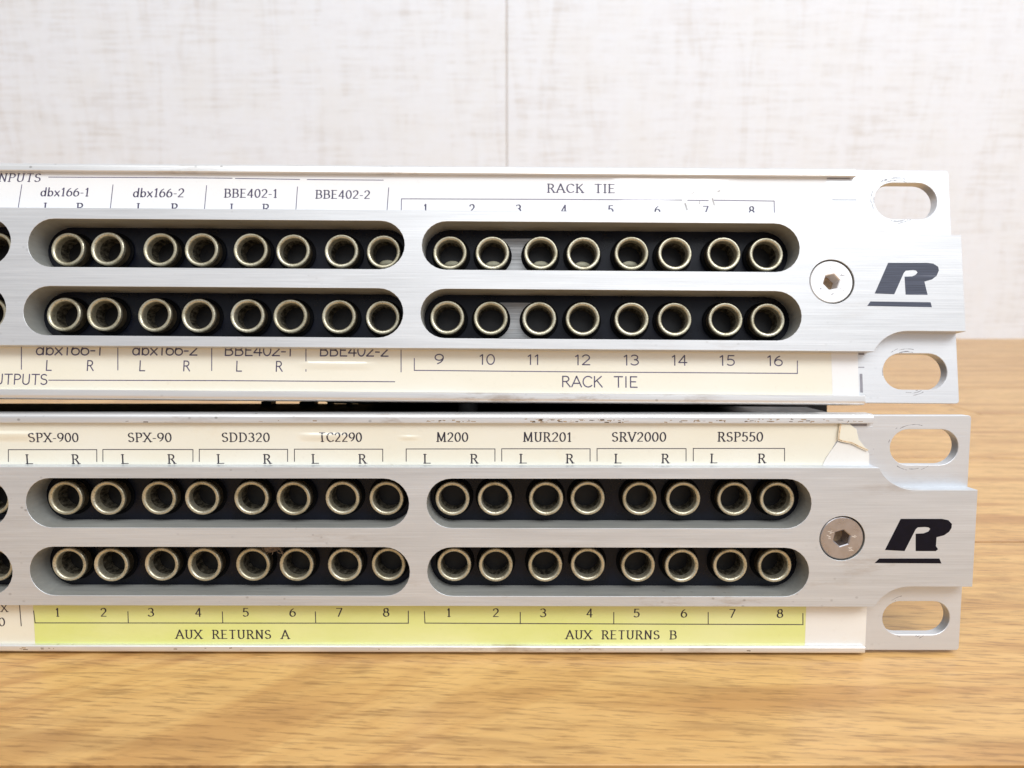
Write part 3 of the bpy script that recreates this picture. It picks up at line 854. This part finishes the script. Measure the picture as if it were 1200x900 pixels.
        for pts in LINES.get(key, []):
            polyline(mb, pts, 0.15 if key in ('UT', 'LT') else 0.17, g, 1)
        for pts, w in d['stains'].get(key, []):
            polyline(mb, pts, w, g, 2)
        o = mb.build('label_strip', [M[mat], M[d['ink']], M['smudge']], root, recalc=False)
        o['label'] = lab
    for (nm, mat, pts, y0, y1, edge) in d['flaps']:
        mb = MB()
        mb.plate(pts, [], y0, y1, 0.05)
        for a, b in edge:
            ribbon(mb, a, b, 0.36, lambda p, q: y0 - 0.006, 2, 0.05)
            polyline_rough(mb, a, b, y0 - 0.014)
        o = mb.build(nm, [M[mat], M['paper_edge'], M['paper_tan']], root)
    # body behind the front
    mb = MB()
    for bx in d['body']:
        mb.box(*bx)
    mb.build('chassis', M['black_steel'], root, smooth=False)
    for bx in d['feet']:
        mb = MB()
        mb.lathe([(bx[3], 0), (bx[3], bx[4])], 20, 0, 0, 0, True)
        mb.v = [(x + bx[0], z + bx[1], bx[2] - y) for x, y, z in mb.v]
        mb.build('rubber_foot', M['rubber'], root)
    for bx in d['lugs']:
        mb = MB()
        mb.box(*bx)
        mb.build('solder_lug', M['black_steel'], root, smooth=False)
    return root

def frange(a, b, s):
    n = max(1, int(round((b - a) / s)))
    return [a + (b - a) * k / n for k in range(n + 1)]

def polyline_rough(mb, a, b, y0):
    n = 5
    for k in range(n):
        p = [a[i] + (b[i] - a[i]) * k / n for i in (0, 1)]
        q = [a[i] + (b[i] - a[i]) * (k + 1) / n for i in (0, 1)]
        ribbon(mb, p, q, random.uniform(0.04, 0.17), lambda u, v: y0, 1, 0.02)

def measured(rows_):
    out = {}
    for k, pts in enumerate(rows_):
        for i, p in enumerate(pts):
            out[(k, 1 - i // 8, i % 8)] = p
    return out

COMMON = dict(e=BAR_END, rows=ROWS, slot_right=0.0, bar_top=BAR_TOP, bar_bottom=BAR_BOTTOM,
              end_top=END_TOP, end_bottom=END_BOTTOM, jack_u=-4.99, feet=[], lugs=[], stains={}, cut={}, flaps=[], bare=(), contacts=(), grime=((), ()), lip_round=0.75)
V0, V1 = BAR_TOP - 0.9, BAR_BOTTOM + 0.9     # the strips run a little behind the bar
la, lb, lc = LOW['ends']
cream = LOW['cream']
GL_ = LOW['lip_top'][0]
GB_ = LOW['lip_bottom'][1]
lower = dict(dict(COMMON, lip_round=0.5), grime=(((-71, -60, 14, GL_ + 0.25, GL_ + 0.6), (-51, -33, 44, GL_ + 0.15, GL_ + 0.75), (-26, -15, 20, GL_ + 0.2, GL_ + 0.6), (-12, 1, 30, GL_ + 0.2, GL_ + 0.8), (2, 9, 8, GL_ + 0.2, GL_ + 0.7), (-130, -75, 5, GL_ + 0.2, GL_ + 0.5)), ((-144, -137, 9, GB_ - 0.75, GB_ - 0.4), (-130, 0, 8, GB_ - 0.8, GB_ - 0.4))), bar_mat='bar_low', jack_v=(7.11, -5.26), meas=measured(LOW['jacks']), **{k: LOW[k] for k in ('screw', 'hole_top', 'hole_bottom', 'plate', 'lip_top', 'lip_bottom', 'lip_end', 'logo', 'channel_marks')},
    hex=18, screw_w=0.1, nicks=((150, 1.3), (175, 1.0), (8, 1.2), (-48, 1.3)), nick_mat='bright_nick', screw_mat='screw', scuffs=(13, 11), ink='ink', logo_mat='logo_black',
    strips=[('LT', 'paper_cream', -440, cream[0][0], V0, 21.3, tuple((h_[0], h_[1], ru, rv, a_) for h_, ru, rv, a_ in zip(LOW['hl'], (4.6, 1.5, 5.5), (0.42, 0.26, 0.5), (0.23, 0.14, 0.27))), 'aged cream paper strip printed with equipment names above the sockets'),
            ('LB', 'paper_cream', -440, la, -20.3, V1, (), 'cream paper strip ending beside the yellow label'),
            ('LY', 'paper_yellow', la + 0.01, lb, -20.3, V1, (), 'yellow paper strip printed AUX RETURNS A and B'),
            ('LE', 'paper_tape', lb + 0.01, lc, -20.3, V1, (), 'blank whitish strip at the right end below the sockets')],
    cut={'LT': [(cream[0][0], V0)] + cream + [(cream[-1][0], 21.3), (cream[0][0], 21.3)]},
    flaps=[('channel_end', 'ear', LOW['tape'], W_LABEL + 0.03, W_LABEL + 0.06, ()),
           ('torn_label_curl', 'paper_cream', LOW['curl'], W_LABEL - 0.35, W_LABEL - 0.2,
            [(LOW['curl'][k], LOW['curl'][(k + 1) % 10]) for k in range(4, 10)]),
           ('tape_flap', 'paper_tape', LOW['flap'], W_LABEL - 0.12, W_LABEL - 0.06, ())],
    body=((U_LEFT + 16, 8.0, 4.5, 14, 15.0, 20.5), (U_LEFT + 16, 14.0, 14, 40, 15.0, 20.5), (U_LEFT + 16, 4.5, 6.5, 39.9, 2.0, 14.9), (-90, 22.0, 40, 84, 14.0, 20.45), (-90, 3.0, 40, 84, 2.0, 13.9), (U_LEFT + 16, 3.0, 40, 84, -13.0, 1.9), (U_LEFT + 16, 4.5, 6.5, 39.9, -17.0, 1.9), (U_LEFT + 16, 8.0, 4.4, 5.2, -21.54, -17.1)),  # last box: black skirt added to darken the contact line under the lip
    lugs=((-112, -109.6, 37, 39.9, 20.51, 21.3), (-103, -99.5, 37, 39.9, 20.51, 21.2), (-96.5, -95.6, 37, 39.9, 20.51, 21.2), (-92, -91.2, 37, 39.9, 20.51, 21.4)))

upper = dict(COMMON, bar_mat='bar_top', jack_v=(6.52, -5.74), meas=measured(UP['jacks']), **{k: UP[k] for k in ('screw', 'hole_top', 'hole_bottom', 'plate', 'lip_top', 'lip_bottom', 'lip_end', 'logo', 'channel_marks')},
    hex=12, screw_w=0.15, nicks=((92, 0.8), (33, 0.8), (215, 0.8), (270, 0.7), (-40, 0.6)), nick_mat='scuff', screw_mat='screw_lit', scuffs=(30, 12), ink='pale_ink', logo_mat='logo_worn', bare=(0, 1),
    contacts=((0, 1, 7), (0, 0, 0), (0, 0, 1), (0, 0, 2), (0, 0, 3), (0, 0, 4)),
    strips=[('UT', 'paper_white', -440, UP['ends'][0], V0, 21.5, (), 'white paper strip printed with inputs and RACK TIE above the sockets'),
            ('UB', 'paper_cream', -440, UP['ends'][1], -19.9, V1, ((UP['hl'][0][0], UP['hl'][0][1], 7.0, 0.42, 0.15),), 'cream paper strip printed with outputs and RACK TIE below the sockets'),
            ('UE', 'paper_white', UP['ends'][1] + 0.01, UP['ends'][2], -19.9, V1, (), 'blank white strip end below the sockets')],
    stains={'UT': [(s_, w_) for s_, w_ in zip(UP['smudge'], (0.3, 0.1, 0.12, 0.25, 0.2, 0.1))]},
    body=((U_LEFT + 16, 3.0, 6.5, 60.0, -16.6, 9.5), (-86, 5.0, 4.4, 11.0, -21.3, -16.7)),  # second box: black filler added to darken the shaded gap below
    feet=((-60.0, 8.0, -21.3, 1.9, 2.5), (-380.0, 8.0, -21.3, 1.9, 5.2)))

patch_panel('patch_panel', 'lower aluminium patch panel standing on the boards, with the yellow AUX RETURNS strip', LOWER_POSE, lower)
patch_panel('patch_panel', 'upper aluminium patch panel stacked on the other, with white RACK TIE strip', UPPER_POSE, upper)

# a wad of fluff caught at the top of a slot
mb = MB()
bmx = bmesh.new()
bmesh.ops.create_icosphere(bmx, subdivisions=3, radius=1.0)
for v_ in bmx.verts:
    k = 1 + random.uniform(-0.35, 0.35)
    v_.co = Vector((v_.co.x * 1.9 * k, v_.co.y * 0.9 * k, v_.co.z * 0.75 * k * (1.2 - 0.4 * v_.co.x)))
bmx.verts.ensure_lookup_table()
ids = [mb.vert(*v_.co) for v_ in bmx.verts]
for f_ in bmx.faces:
    mb.face([ids[v_.index] for v_ in f_.verts])
bmx.free()
for k in range(26):
    a = Vector((random.uniform(-1.8, 1.8), random.uniform(-0.9, 0.3), random.uniform(-0.6, 0.5)))
    d_ = Vector((random.uniform(-1, 1), random.uniform(-0.6, 0.2), random.uniform(-0.8, 0.5)))
    pts = [a + d_ * (0.5 * q) + Vector((random.uniform(-.2, .2), random.uniform(-.2, .2), random.uniform(-.2, .2))) for q in range(4)]
    for p, q in zip(pts, pts[1:]):
        n_ = (q - p).cross(Vector((0, 1, 0))).normalized() * 0.045
        o_ = Vector((0, 0.06, 0))
        i = [mb.vert(*(p + n_)), mb.vert(*(q + n_)), mb.vert(*(q - n_)), mb.vert(*(p - n_)), mb.vert(*(p + o_)), mb.vert(*(q + o_))]
        mb.face((i[0], i[1], i[2], i[3]))
        mb.face((i[0], i[4], i[5], i[1]))
        mb.face((i[3], i[2], i[5], i[4]))
lint = mb.build('dust_fluff', M['lint'], None, recalc=False)
lint.location = (Vector(LOWER_POSE[0]) + Matrix(LOWER_POSE[1]) @ Vector((-97.4, 3.6, -2.1))) * MM
lint['label'] = 'brown wad of dust fluff caught above two sockets of the lower panel'
lint['category'] = 'fluff'
